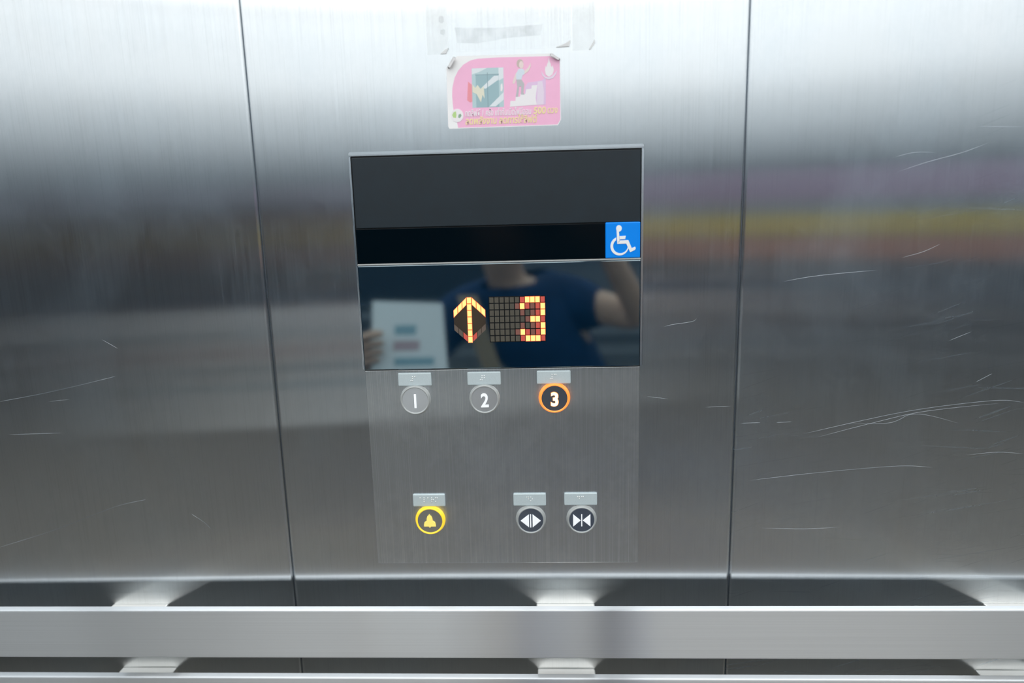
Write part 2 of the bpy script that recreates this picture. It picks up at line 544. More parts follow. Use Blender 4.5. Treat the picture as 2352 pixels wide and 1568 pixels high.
SCRATCHES = [
    ([(-637.4, 1215.3), (-588.6, 1223.5), (-539.9, 1233.3), (-494.2, 1243.5)], 1.6), ([(-669.3, 1030.7), (-594.0, 1053.8), (-519.4, 1081.6), (-477.8, 1091.3)], 1.0),  # first two are long pale streaks at the left
    ([(223.6, 1177.6), (244.5, 1177.9)], 0.6), ([(262.4, 1177.9), (279.2, 1178.4)], 0.7), ([(342.9, 1175.3), (381.2, 1175.3), (395.2, 1178.2), (408.9, 1185.1), (428.0, 1184.3), (461.9, 1174.8)], 0.6),
    ([(295.4, 1164.6), (347.6, 1176.8), (403.9, 1188.7), (459.9, 1196.5), (506.4, 1200.3), (531.0, 1197.4)], 0.8), ([(310.1, 1160.3), (366.8, 1175.5), (422.9, 1188.4), (502.1, 1196.8)], 0.5),
    ([(234.6, 1108.9), (312.6, 1117.7), (399.4, 1124.6), (438.1, 1122.7)], 0.7), ([(385.5, 1359.8), (407.7, 1365.7), (425.1, 1373.6)], 0.5), ([(262.9, 1337.2), (299.6, 1342.6), (361.4, 1347.3)], 0.7),
    ([(477.1, 1221.6), (493.0, 1230.7)], 0.7), ([(374.0, 1449.3), (404.2, 1458.6), (438.7, 1467.2), (464.1, 1476.1)], 0.6), ([(368.4, 1464.0), (390.1, 1468.7), (412.2, 1468.0)], 0.5),
    ([(135.0, 1289.9), (144.5, 1292.1), (165.8, 1295.1), (170.5, 1298.9)], 0.5), ([(443.8, 1268.6), (466.0, 1277.8)], 0.5), ([(251.8, 1050.2), (301.7, 1048.8), (341.2, 1050.8)], 0.4),
    ([(475.1, 1136.8), (508.0, 1140.0), (537.7, 1137.6)], 0.4), ([(451.5, 1492.9), (498.2, 1491.0)], 0.5), ([(182.7, 1196.8), (211.8, 1198.0)], 0.4), ([(117.3, 1210.5), (141.2, 1207.1)], 0.4),
    ([(-424.0, 1072.5), (-409.2, 1061.1), (-402.1, 1052.6)], 0.6), ([(-503.6, 1286.8), (-487.1, 1276.3)], 0.5), ([(-633.8, 1174.6), (-569.7, 1175.9)], 0.5), ([(-579.5, 1214.4), (-552.9, 1216.7)], 0.4)]
for pts, w in SCRATCHES:
    x = pts[0][0] * MM
    scratch(panels[1 if x < -0.3078 else (2 if x < 0.2165 else 3)], pts, w * 0.7)

obj('floor', box_mesh('floor', (XL, YB, -0.03), (XR, 0.03, 0.0)), FLOOR_M, kind='structure')
obj('ceiling', box_mesh('ceiling', (XL, YB, ZT), (XR, 0.03, ZT + 0.03)), CEIL_M, kind='structure')
obj('wall_front', box_mesh('wall_front', (XL, YB - 0.02, 0.0), (XR, YB, ZT)), STEEL_FAR, kind='structure')
obj('wall_left', box_mesh('wall_left', (XL - 0.02, YB, 0.0), (XL, 0.03, ZT)), STEEL_FAR, kind='structure')
wr = obj('wall_right', box_mesh('wall_right', (XR, YB, 0.0), (XR + 0.02, 0.03, ZT)), STEEL_FAR, kind='structure')
d1 = empty('door_1', (XR - 0.006, -1.15, 0.0), kind='structure')
for (y0, y1) in ((-1.75, -1.152), (-1.148, -0.55)):
    obj('door_leaf', box_mesh('door_leaf', (XR - 0.012, y0, 0.004), (XR, y1, 2.05), 0.002), STEEL_FAR, d1)

# ceiling lights
for k, (x0, x1) in enumerate(((-1.30, 0.17), (0.26, 1.73))):
    t = empty('ceiling_light', ((x0 + x1) / 2, -1.15, ZT - 0.03), category='ceiling light', group='ceiling light panels',
              label='white ceiling light panel over the %s of the lift car' % ('left side' if k == 0 else 'right side'))
    y0, y1 = YB + 0.03, -0.10
    obj('diffuser', box_mesh('diffuser', (x0, y0, ZT - 0.024), (x1, y1, ZT - 0.012), 0.002), LAMP_M, t)
    bm = bmesh.new()
    for lo, hi in (((x0 - 0.02, y0 - 0.02, ZT - 0.028), (x1 + 0.02, y0, ZT)), ((x0 - 0.02, y1, ZT - 0.028), (x1 + 0.02, y1 + 0.02, ZT)),
                   ((x0 - 0.02, y0, ZT - 0.028), (x0, y1, ZT)), ((x1, y0, ZT - 0.028), (x1 + 0.02, y1, ZT))):
        r = bmesh.ops.create_cube(bm, size=1.0)
        for v in r['verts']:
            v.co = Vector(((lo[i] + hi[i]) / 2 + v.co[i] * (hi[i] - lo[i]) for i in range(3)))
    obj('frame', finish(bm, 'frame'), CEIL_M, t)

# ------------------------------------------------------------------ handrails
BRACKETS = (-0.5015, 0.0227, 0.546)
RAIL_TH, RAIL_H = 0.0095, 0.0625
RAIL_Y = -0.0405                # front face of the bar


def handrail(z_top, label, brackets, mirrored=False, name='handrail', cat='handrail'):
    s = 1.0
    y_wall = 0.0
    t = empty(name, (0.2165, y_wall, z_top), category=cat, label=label, group='flat steel handrails')
    if mirrored:
        yf, yb = YB - RAIL_Y, YB - RAIL_Y - RAIL_TH
        b0, b1 = YB, YB - RAIL_Y - RAIL_TH
    else:
        yf, yb = RAIL_Y, RAIL_Y + RAIL_TH
        b0, b1 = 0.0, RAIL_Y + RAIL_TH + 0.0006
    obj('bar', box_mesh('bar', (XL + 0.03, min(yf, yb), z_top - RAIL_H), (XR - 0.03, max(yf, yb), z_top), 0.0022, 3), STEEL_FAR if mirrored else STEEL_RAIL, t)
    if not mirrored:
        obj('back_shade_strip', box_mesh('back_shade_strip', (XL + 0.03, yb, z_top - RAIL_H + 0.0024), (XR - 0.03, yb + 0.0006, z_top - 0.0024)), STEEL_RAIL_BACK, t)  # added strip, carries the shade behind the bar in its colour
    for bx in brackets:
        obj('bracket', box_mesh('bracket', (bx - 0.035, min(b0, b1), z_top - 0.0165 - 0.03), (bx + 0.035, max(b0, b1), z_top - 0.0165), 0.0015, 2), STEEL_BRACKET, t)
    return t


handrail(0.9708, 'upper flat steel handrail running across the wall below the control panel', BRACKETS)
handrail(0.8828, 'lower flat steel handrail at the bottom edge of the picture', BRACKETS)
for k, z in enumerate((0.9708, 0.8828, 0.7948)):
    handrail(z, '%s flat steel handrail on the wall opposite, seen only as a faint reflection' % ('top', 'middle', 'bottom')[k], (-0.83, -0.3, 0.22, 0.74, 1.27), True)

# ------------------------------------------------------------------ operating panel
pan = empty('control_panel', (-0.046, 0.0, 1.008), category='control panel',
            label='lift control panel with black top, red number display and round floor buttons')
PX0, PX1 = -201.6, 108.6
# brushed steel faceplate under the display
obj('faceplate', box_mesh('faceplate', (PX0 * MM, -0.0012, 1.008), (PX1 * MM, 0, 1.2455), 0.0004, 2), STEEL_FACEPLATE, pan, label='brushed steel faceplate around the buttons')
# thin steel bezel around the black part
bz = bmesh.new()
for lo, hi in (((PX0 - 1.8, -0.0035, 1481.5), (PX1 + 2.0, 0, 1485.6)), ((PX0 - 1.8, -0.0035, 1246.0), (PX0, 0, 1481.5)), ((PX1, -0.0035, 1246.0), (PX1 + 2.0, 0, 1481.5))):
    r = bmesh.ops.create_cube(bz, size=1.0)
    lo2 = (lo[0] * MM, lo[1], lo[2] * MM)
    hi2 = (hi[0] * MM, hi[1], hi[2] * MM)
    for v in r['verts']:
        v.co = Vector(((lo2[i] + hi2[i]) / 2 + v.co[i] * (hi2[i] - lo2[i]) for i in range(3)))
bmesh.ops.bevel(bz, geom=bz.edges[:], offset=0.0009, segments=2, affect='EDGES')
obj('bezel', finish(bz, 'bezel'), STEEL_TRIM, pan, label='thin bright steel bezel round the black plates')
bp = obj('backplate', box_mesh('backplate', (PX0 * MM, -0.0012, 1.2455), (PX1 * MM, 0, 1.4815)), BLACK_EDGE, pan)
obj('blank_plate', box_mesh('blank_plate', ((PX0 + 1.4) * MM, -0.0030, 1.4052), ((PX1 - 1.2) * MM, -0.0012, 1.4797), 0.0005, 2), BLACK_SATIN, pan, label='dull black blank plate')
obj('indicator_strip', box_mesh('indicator_strip', ((PX0 + 0.6) * MM, -0.0024, 1.3668), (69.8 * MM, -0.0012, 1.4042), 0.0004, 2), BLACK_GLOSS, pan, label='glossy black strip')
disp = obj('display_window', box_mesh('display_window', ((PX0 + 0.3) * MM, -0.0042, 1.2468), ((PX1 - 0.3) * MM, -0.0012, 1.3645), 0.0010, 3), DISPLAY_M, pan, label='dark glass display window')
YD = -0.0042
# thin clear edge of the display glass
obj('glass_edge', box_mesh('glass_edge', ((PX0 + 0.3) * MM, -0.0040, 1.3646), ((PX1 - 0.3) * MM, -0.0012, 1.3664), 0.0005, 2), CLEAR_RING, pan)

# ---- dot matrix, 11 x 7 cells
mtx = obj('dot_matrix', box_mesh('dot_matrix', (-0.0580, YD - 0.00012, 1.2766), (0.0047, YD, 1.3278)), BLACK_EDGE, pan, label='dot matrix of grey cells showing a red 3')
LIT = {(0, 7), (0, 8), (0, 9), (1, 6), (1, 10), (2, 10), (3, 8), (3, 9), (4, 10), (5, 6), (5, 10), (6, 7), (6, 8), (6, 9)}


def quad_cell(name, w, h, y0, y1, sk=0.0):
    """little flat cell centred on the origin with 0..1 UVs on the front"""
    bm = bmesh.new()
    pts = [(-w / 2, -h / 2 - sk), (w / 2, -h / 2 + sk), (w / 2, h / 2 + sk), (-w / 2, h / 2 - sk)]
    a = [bm.verts.new((x * MM, y0, z * MM)) for x, z in pts]
    b = [bm.verts.new((x * MM, y1, z * MM)) for x, z in pts]
    bm.faces.new(a)
    bm.faces.new(list(reversed(b)))
    for k in range(4):
        bm.faces.new((a[k], b[k], b[(k + 1) % 4], a[(k + 1) % 4]))
    bmesh.ops.recalc_face_normals(bm, faces=bm.faces)
    me = bpy.data.meshes.new(name)
    bm.to_mesh(me)
    bm.free()
    uvl = me.uv_layers.new(name='UVMap')
    for l in me.loops:
        c = me.vertices[l.vertex_index].co
        u = c.x / (w * MM) + 0.5
        z = c.z / MM - sk * 2 * (u - 0.5)
        uvl.data[l.index].uv = (u, z / h + 0.5)
    return me


pitch_x, pitch_z = 62.0 / 11, 50.6 / 7
cell_off = quad_cell('led_cell', 4.55, 6.1, YD - 0.00035, YD - 0.0001)
cell_on = quad_cell('led_cell_lit', 5.3, 6.9, YD - 0.00050, YD - 0.0001)
cell_lk = cell_off.copy()
cell_lk2 = cell_off.copy()
cell_off.materials.append(LED_OFF)
cell_on.materials.append(LED_ON)
cell_lk.materials.append(LED_LEAK)
cell_lk2.materials.append(LED_LEAK2)
for r in range(7):
    for c in range(11):
        nb = sum(((r + dr, c + dc) in LIT) for dr, dc in ((0, 1), (0, -1), (1, 0), (-1, 0)))
        if (r, c) in LIT:
            me = cell_on
        elif nb >= 2:
            me = cell_lk
        elif nb == 1:
            me = cell_lk2
        else:
            me = cell_off
        o = bpy.data.objects.new('led_cell', me)
        COL.objects.link(o)
        o.parent = mtx
        o.location = ((-57.65 + pitch_x * (c + 0.5)) * MM, 0, (1327.45 - pitch_z * (r + 0.5)) * MM)

# ---- up arrow made of segments
arw = obj('direction_arrow', box_mesh('direction_arrow', (-0.0974, YD - 0.00008, 1.2766), (-0.0620, YD, 1.3278)), DISPLAY_M, pan, label='lit orange up arrow')
# replace the plain backing by a diamond outline so the arrow keeps its own shape
dm = prism_mesh('direction_arrow', [(-79.6, 1327.9), (-97.2, 1313.3), (-97.2, 1292.0), (-79.6, 1276.3), (-62.0, 1292.0), (-62.0, 1313.3)], YD, YD - 0.00008)
dm.materials.append(plain('arrow_backing', (0.055, 0.043, 0.033), 0.08, 0.6))
arw.data = dm
seg_on = quad_cell('led_segment_lit', 5.1, 7.15, YD - 0.00045, YD - 0.00008)
seg_on.materials.append(LED_ON)
stem_mat = LED_ON
for k in range(7):
    o = bpy.data.objects.new('led_segment', seg_on)
    COL.objects.link(o)
    o.parent = arw
    o.location = (-79.6 * MM, 0, (1327.7 - 7.33 * (k + 0.5)) * MM)
for side in (-1, 1):
    up_me = quad_cell('led_segment_arm', 4.65, 8.3, YD - 0.00045, YD - 0.00008, sk=-2.30 * side)
    up_me.materials.append(LED_ON)
    lo_me = quad_cell('led_segment_dark', 4.35, 6.6, YD - 0.00030, YD - 0.00008, sk=2.05 * side)
    lo_me.materials.append(plain('led_segment_unlit', (0.15, 0.115, 0.095), 0.3))
    lo_red = quad_cell('led_segment_leak', 4.35, 6.6, YD - 0.00030, YD - 0.00008, sk=2.05 * side)
    lo_red.materials.append(LED_LEAK)
    for k in range(3):
        dx = (5.35 + 4.98 * k) * side
        o = bpy.data.objects.new('led_segment', up_me)
        COL.objects.link(o)
        o.parent = arw
        o.location = ((-79.6 + dx) * MM, 0, (1321.0 - 4.78 * k) * MM)
        o = bpy.data.objects.new('led_segment', lo_red if k == 0 else lo_me)
        COL.objects.link(o)
        o.parent = arw
        o.location = ((-79.6 + dx) * MM, 0, (1283.2 + 4.55 * k) * MM)

# ---- wheelchair sign
sg = obj('wheelchair_sign', box_mesh('wheelchair_sign', (0.0703, -0.0042, 1.3667), (0.1075, -0.0012, 1.4050), 0.0011, 3), BLUE_M, pan, label='blue wheelchair sign at the right of the black strip')
sy = -0.0042
sym = bmesh.new()


def add_prism(bm, pts, y0, y1):
    a = [bm.verts.new((x * MM, y0, z * MM)) for x, z in pts]
    b = [bm.verts.new((x * MM, y1, z * MM)) for x, z in pts]
    fs = [bm.faces.new(a), bm.faces.new(list(reversed(b)))]
    n = len(pts)
    for k in range(n):
        bm.faces.new((a[k], b[k], b[(k + 1) % n], a[(k + 1) % n]))
    bmesh.ops.triangulate(bm, faces=fs, ngon_method='EAR_CLIP')


add_prism(sym, circle_pts(84.6, 1398.4, 3.0, 3.5, 28), sy, sy - 0.0005)
for q in ([(82.0, 1397.4), (84.5, 1397.4), (85.45, 1385.0), (82.9, 1382.0)],
          [(84.9, 1390.2), (92.0, 1390.4), (91.3, 1386.9), (85.1, 1386.7)],
          [(82.9, 1382.0), (85.4, 1385.7), (94.7, 1385.9), (92.5, 1382.1)],
          [(92.5, 1382.1), (94.7, 1385.9), (98.4, 1377.2), (96.7, 1372.8)],
          [(96.7, 1372.8), (98.3, 1377.2), (102.0, 1378.6), (102.7, 1376.9), (101.9, 1375.2)]):
    add_prism(sym, q, sy, sy - 0.00045)
outer = circle_pts(85.4, 1379.6, 9.8, 10.0, 40, 112, 352)
inner = circle_pts(86.3, 1379.7, 7.9, 7.7, 40, 126, 356)
for k in range(40):
    add_prism(sym, [outer[k], outer[k + 1], inner[k + 1], inner[k]], sy, sy - 0.0004)
obj('wheelchair_symbol', finish(sym, 'wheelchair_symbol'), SIGN_W, sg, label='white wheelchair symbol')

# ---- braille plates
BR = {'1': [(3, 4, 5, 6), (1,)], '2': [(3, 4, 5, 6), (1, 2)], '3': [(3, 4, 5, 6), (1, 4)],
      'alarm': [(1,), (1, 2, 3), (1,), (1, 2, 3, 5), (1, 3, 4)], 'open': [(1, 4, 5), (1, 3, 5)], 'close': [(1, 4, 5), (1, 4)]}


def braille_plate(x0, z0, key, off, label):
    w, h = 37.9, 15.2
    p = obj('braille_plate', box_mesh('braille_plate', (x0 * MM, -0.0034, z0 * MM), ((x0 + w) * MM, -0.0012, (z0 + h) * MM), 0.0011, 2), PLATE_M, pan, label=label)
    bm = bmesh.new()
    for ci, cell in enumerate(BR[key]):
        for d in cell:
            cx = x0 + off + ci * 4.55 + (1.95 if d > 3 else 0)
            cz = z0 + h - 4.3 - ((d - 1) % 3) * 2.3
            r = bmesh.ops.create_uvsphere(bm, u_segments=10, v_segments=6, radius=0.00072)
            for v in r['verts']:
                v.co = Vector((v.co.x + cx * MM, v.co.y * 0.8 - 0.0034, v.co.z + cz * MM))
    obj('braille_dots', finish(bm, 'braille_dots'), DOT_M, p, smooth=True)


braille_plate(-163.8, 1227.3, '1', 14.6, 'grey braille plate above the button marked 1')
braille_plate(-85.0, 1227.2, '2', 14.8, 'grey braille plate above the button marked 2')
braille_plate(-6.4, 1227.4, '3', 15.0, 'grey braille plate above the lit button marked 3')
braille_plate(-154.6, 1081.2, 'alarm', 8.6, 'grey braille plate above the yellow bell button')
braille_plate(-36.5, 1081.1, 'open', 15.6, 'grey braille plate above the door opening button')
braille_plate(22.8, 1081.3, 'close', 15.4, 'grey braille plate above the door closing button')


# ---- buttons
def button(cx, cz, ring_mat, label, face_mat, proud=5.6):
    yb = -1.2
    yf = -1.2 - proud
    b = obj('push_button', lathe_mesh('push_button', cx, cz, [(15.3, yb), (15.3, yf + 2.0), (15.1, yf + 1.5), (14.7, yf + 1.3), (0, yf + 1.3)], 72), face_mat, pan, label=label)
    obj('ring', lathe_mesh('ring', cx, cz, [(17.7, yb), (17.7, yb - 1.0), (17.4, yb - 1.5), (16.95, yb - 1.7), (16.8, yf + 1.8), (16.5, yf + 0.8), (16.0, yf + 0.15), (15.5, yf), (15.0, yf + 0.25), (14.6, yf + 0.9), (14.5, yf + 1.4), (15.35, yf + 1.4), (15.35, yb)], 72), ring_mat, b, smooth=True)
    return b, (yf + 1.3) * MM


ROW1, ROW2 = 1211.2, 1064.2
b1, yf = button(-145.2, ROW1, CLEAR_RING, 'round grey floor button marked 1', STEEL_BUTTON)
obj('numeral', prism_mesh('numeral', [(-146.3, 1218.2), (-143.9, 1218.2), (-143.9, 1202.2), (-146.3, 1202.2)], yf, yf - 0.0007, 0.0002), WHITE_P, b1, label='white numeral 1')
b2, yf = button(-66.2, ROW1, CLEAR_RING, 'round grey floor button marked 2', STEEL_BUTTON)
obj('numeral', text_mesh('numeral', '2', -70.3, -61.4, 1202.0, 1218.2, yf, yf - 0.0007, bold=0.022), WHITE_P, b2, label='white numeral 2')
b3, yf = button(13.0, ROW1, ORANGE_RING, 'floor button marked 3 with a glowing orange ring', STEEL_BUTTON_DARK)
obj('numeral_rim', text_mesh('numeral_rim', '3', 8.6, 17.7, 1201.6, 1218.8, yf, yf - 0.0003, bold=0.045), ORANGE_EDGE, b3)
obj('numeral', text_mesh('numeral', '3', 9.1, 17.2, 1202.1, 1218.3, yf, yf - 0.0008, bold=0.03), ORANGE_NUM, b3, label='glowing numeral 3')
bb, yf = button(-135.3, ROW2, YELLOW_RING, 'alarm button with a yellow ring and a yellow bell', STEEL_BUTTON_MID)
bell = [(-136.4, 1069.7), (-135.8, 1070.6), (-135.2, 1069.7), (-135.0, 1069.0), (-133.4, 1068.0), (-132.4, 1065.5), (-132.0, 1062.3), (-129.4, 1060.4), (-128.7, 1057.8), (-128.6, 1055.3),
        (-134.4, 1055.3), (-134.8, 1054.3), (-135.6, 1053.8), (-136.5, 1054.3), (-136.9, 1055.3), (-142.5, 1055.3), (-142.5, 1057.8), (-141.7, 1060.5), (-139.2, 1062.2), (-138.9, 1065.6), (-138.0, 1068.1), (-136.6, 1069.1)]
obj('bell_symbol', prism_mesh('bell_symbol', [(x, z + 2.2) for x, z in bell], yf, yf - 0.0012, 0.0003), YELLOW_BELL, bb, label='yellow bell symbol')
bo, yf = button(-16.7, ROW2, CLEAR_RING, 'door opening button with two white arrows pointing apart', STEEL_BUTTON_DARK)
for pts in ([(-28.5, 1061.6), (-18.9, 1069.4), (-18.9, 1053.4)], [(-17.6, 1069.4), (-16.3, 1069.4), (-16.3, 1053.2), (-17.6, 1053.2)], [(-14.6, 1069.4), (-5.2, 1061.5), (-14.6, 1053.3)]):
    obj('door_symbol', prism_mesh('door_symbol', [(x, z + 2.2) for x, z in pts][::-1], yf, yf - 0.0009, 0.00035), WHITE_P, bo)
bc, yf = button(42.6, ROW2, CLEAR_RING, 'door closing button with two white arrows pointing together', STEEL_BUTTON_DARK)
for pts in ([(32.6, 1069.2), (41.2, 1061.6), (32.6, 1054.0)], [(42.0, 1069.0), (43.2, 1069.0), (43.2, 1054.2), (42.0, 1054.2)], [(44.0, 1061.6), (52.7, 1069.1), (52.7, 1054.0)]):
    obj('door_symbol', prism_mesh('door_symbol', [(x, z + 2.2) for x, z in pts][::-1], yf, yf - 0.0009, 0.00035), WHITE_P, bc)

# ------------------------------------------------------------------ pink sticker
T0 = 0.00035
st = obj('pink_sticker', prism_mesh('pink_sticker', [(-94.6, 1566.8), (-93.4, 1568.6), (-84.2, 1578.2), (-82.5, 1579.1), (14.0, 1578.4), (23.2, 1573.0), (24.0, 1571.3), (24.1, 1512.6), (20.9, 1507.1), (-93.7, 1506.8), (-95.1, 1509.0)], 0.0, -T0),
         PAPER_W, None, category='sticker', label='pink and white energy saving sticker with Thai lettering above the control panel')
lay = [0]


def pr(name, pts, mat, **kw):
    lay[0] += 1
    y = -T0 - 0.00001 * lay[0]
    return obj(name, prism_mesh(name, pts, -T0 + 0.00002, y), mat, st, **kw)


pr('pink_field', [(-61.8, 1575.8), (-69.3, 1574.2), (-76.4, 1570.6), (-82.2, 1564.8), (-86.3, 1557.8), (-89.0, 1547.9), (-89.6, 1540.2), (-89.2, 1530.1), (-88.3, 1522.3), (-85.4, 1512.8), (-84.6, 1507.6), (20.5, 1507.8), (23.6, 1512.8), (23.5, 1571.0), (13.2, 1575.7), (-38.6, 1576.3)], PINK)
pr('lift_picture', [(-68.1, 1566.5), (-35.0, 1566.4), (-35.4, 1527.1), (-68.6, 1527.3)], PRINT_TEAL_L, label='picture of lift doors')
pr('lift_shine', [(-68.0, 1566.4), (-52, 1566.4), (-61, 1562.5), (-68.1, 1560.5)], PRINT_SHINE)
pr('lift_shine', [(-40.2, 1566.3), (-35.1, 1566.3), (-35.2, 1556.0), (-40.2, 1553.5)], PRINT_SHINE)
pr('lift_door', [(-64.2, 1559.6), (-52.2, 1559.6), (-52.2, 1527.3), (-64.5, 1527.3)], PRINT_TEAL)
pr('lift_door', [(-51.5, 1559.6), (-40.1, 1559.6), (-40.3, 1527.3), (-51.8, 1527.3)], PRINT_TEAL)
pr('door_frame_line', [(-64.6, 1560.2), (-39.8, 1560.2), (-39.8, 1559.6), (-64.6, 1559.6)], PRINT_LINE)
pr('lift_shine', [(-59.0, 1546.5), (-54.0, 1546.0), (-40.3, 1554.5), (-40.3, 1558.5), (-45.0, 1558.5)], PRINT_SHINE)
pr('lift_shine', [(-51.0, 1528.0), (-44.0, 1528.0), (-35.5, 1534.5), (-35.4, 1542.0)], PRINT_SHINE)
pr('door_gap_line', [(-52.2, 1562.0), (-51.6, 1562.0), (-51.8, 1527.3), (-52.4, 1527.3)], PRINT_LINE)
pr('flames', [(-72.3, 1553.5), (-70.5, 1552.0), (-68.4, 1550.5), (-68.6, 1533.5), (-71.0, 1532.8), (-73.9, 1535.0), (-73.2, 1544.0)], PRINT_RED)
pr('flames', [(-67.8, 1550.5), (-65.0, 1547.0), (-62.5, 1550.0), (-59.5, 1546.0), (-56.0, 1548.5), (-55.5, 1536.0), (-57.5, 1540.0), (-59.5, 1532.5), (-62.0, 1537.5), (-64.0, 1541.0), (-68.0, 1543.0)], PRINT_CREAM)
pr('call_plate', [(-38.2, 1549.5), (-36.6, 1551.0), (-36.2, 1546.0), (-37.0, 1543.0), (-38.6, 1543.2)], PRINT_WHITE)
pr('stair_shadow', [(-14.5, 1527.8), (-12.6, 1546.5), (-10, 1550.5), (0.2, 1551.6), (5.3, 1552.5), (8.8, 1555.6), (8.4, 1528.2)], PRINT_LILAC)
pr('stair_shadow', [(-1.0, 1528.0), (0.4, 1551.1), (5.3, 1551.5), (6.8, 1541.0), (6.2, 1528.2)], PRINT_LILAC2)
pr('stairs', [(-29.2, 1527.1), (-28.5, 1533.0), (-23.3, 1532.8), (-22.9, 1536.7), (-18.2, 1537.0), (-17.9, 1539.5), (-12.6, 1539.4), (-11.7, 1544.0), (-6.4, 1544.4), (-5.8, 1547.7), (0.0, 1547.9), (-1.2, 1541.0), (-2.0, 1535.0), (-1.0, 1528.2)], PRINT_WHITE, label='white stairs')
pr('figure_legs', [(-21.9, 1554.2), (-16.4, 1553.9), (-13.6, 1549.3), (-14.7, 1540.8), (-13.5, 1538.6), (-17.4, 1538.9), (-16.8, 1547.2), (-19.1, 1546.8), (-20.3, 1537.0), (-22.8, 1536.8), (-20.9, 1546.8)], PRINT_TROUSER)
pr('figure_arm', [(-21.1, 1561.7), (-21.5, 1556.7), (-23.4, 1550.2), (-25.7, 1550.0), (-25.4, 1552.5), (-22.9, 1559.0)][::-1], PRINT_SKIN)
pr('figure_arm', [(-13.4, 1558.9), (-13.6, 1561.8), (-9.3, 1565.4), (-7.4, 1568.6), (-6.8, 1570.6), (-6.5, 1566.4), (-9.0, 1561.8)], PRINT_SKIN)
pr('figure_shirt', [(-19.3, 1564.3), (-15.0, 1564.4), (-13.0, 1562.6), (-13.3, 1558.9), (-15.1, 1558.2), (-16.4, 1553.8), (-21.9, 1554.0), (-21.9, 1559.6)], PRINT_SHIRT)
pr('figure_hair', circle_pts(-17.6, 1569.6, 3.5, 4.2, 20), PRINT_HAIR)
pr('figure_face', circle_pts(-16.3, 1568.2, 2.4, 3.7, 20), PRINT_SKIN)
pr('flame_emblem', [(12.3, 1574.7), (13.0, 1570.6), (14.2, 1568.1), (14.4, 1566.2), (15.5, 1565.0), (16.2, 1567.0), (17.3, 1562.0), (15.8, 1557.7), (12.0, 1555.4), (8.8, 1557.9), (8.1, 1562.3), (8.9, 1566.8), (9.7, 1564.8), (10.6, 1568.4), (11.5, 1569.8)], PRINT_WHITE, label='white flame emblem')
pr('emblem_ribbon', [(4.3, 1561.6), (5.2, 1557.4), (8.0, 1554.2), (11.9, 1552.9), (16.2, 1554.0), (19.2, 1557.2), (20.9, 1561.9), (18.2, 1558.6), (15.4, 1556.2), (12.0, 1555.0), (8.6, 1555.8), (6.1, 1558.4)][::-1], PRINT_LILAC2)
pr('round_badge', circle_pts(-85.0, 1520.0, 6.5, 6.7, 36), PRINT_WHITE, label='round green and white badge')
pr('badge_leaf', [(-90.4, 1520.6), (-88.6, 1523.6), (-86.2, 1524.3), (-85.8, 1520.5), (-86.4, 1517.6), (-89.2, 1518.0)], PRINT_GREEN)
pr('badge_leaf', [(-84.2, 1518.0), (-83.4, 1521.0), (-81.3, 1521.8), (-80.4, 1519.6), (-82.4, 1517.2)], PRINT_GREEN_D)
yt = -T0 - 0.00001 * (lay[0] + 3)
for body, x0, x1, z0, z1, mt, bold in (
        ('กดลิฟต์ 1 ครั้ง เท่ากับเปิดไฟนีออน', -76.6, -7.0, 1518.6, 1526.6, PRINT_WHITE, 0.012),
        ('500', -4.6, 8.5, 1519.0, 1526.0, PRINT_YELLOW, 0.02),
        ('ดวง', 10.2, 20.7, 1519.2, 1524.6, PRINT_YELLOW, 0.012),
        ('ลดพลังงาน ลดการใช้ลิฟต์', -76.6, -0.7, 1510.3, 1519.2, PRINT_YELLOW, 0.016)):
    obj('lettering', text_mesh('lettering', body, x0, x1, z0, z1, -T0, yt, bold=bold, shear=0.12), mt, st)


def curl(name, p0, p1, inward, rad, mat, turns=1.15, n=9):
    """corner of the sticker rolled forward: strip from p0 to p1 (mm) curling towards 'inward'"""
    a, b = Vector((p0[0], 0, p0[1])) * MM, Vector((p1[0], 0, p1[1])) * MM
    inw = Vector((inward[0], 0, inward[1])).normalized()
    bm = bmesh.new()
    rows = []
    for k in range(n + 1):
        t = turns * math.pi * k / n
        off = -inw * (rad * math.sin(t)) + Vector((0, -rad * (1 - math.cos(t)) - T0, 0))
        sh = 0.10 * k / n
        rows.append((bm.verts.new(a.lerp(b, sh) + off), bm.verts.new(b.lerp(a, sh) + off)))
    for r0, r1 in zip(rows, rows[1:]):
        bm.faces.new((r0[0], r0[1], r1[1], r1[0]))
    bmesh.ops.solidify(bm, geom=bm.faces[:], thickness=0.00025)
    return obj(name, finish(bm, name), mat, st, smooth=True)


curl('curled_corner', (-91.8, 1566.6), (-84.4, 1577.6), (0.8, -0.55), 0.0022, PAPER_W)
curl('curled_corner', (13.6, 1577.2), (23.4, 1571.0), (-0.5, -0.85), 0.0018, PAPER_W)

# ------------------------------------------------------------------ old tape and film above the sticker
def sheet(name, pts, th, mat, label, cat, group=None):
    o = obj(name, prism_mesh(name, pts, -0.00012, -0.00012 - th), mat, None, category=cat, label=label)
    if group:
        o['group'] = group
    return o


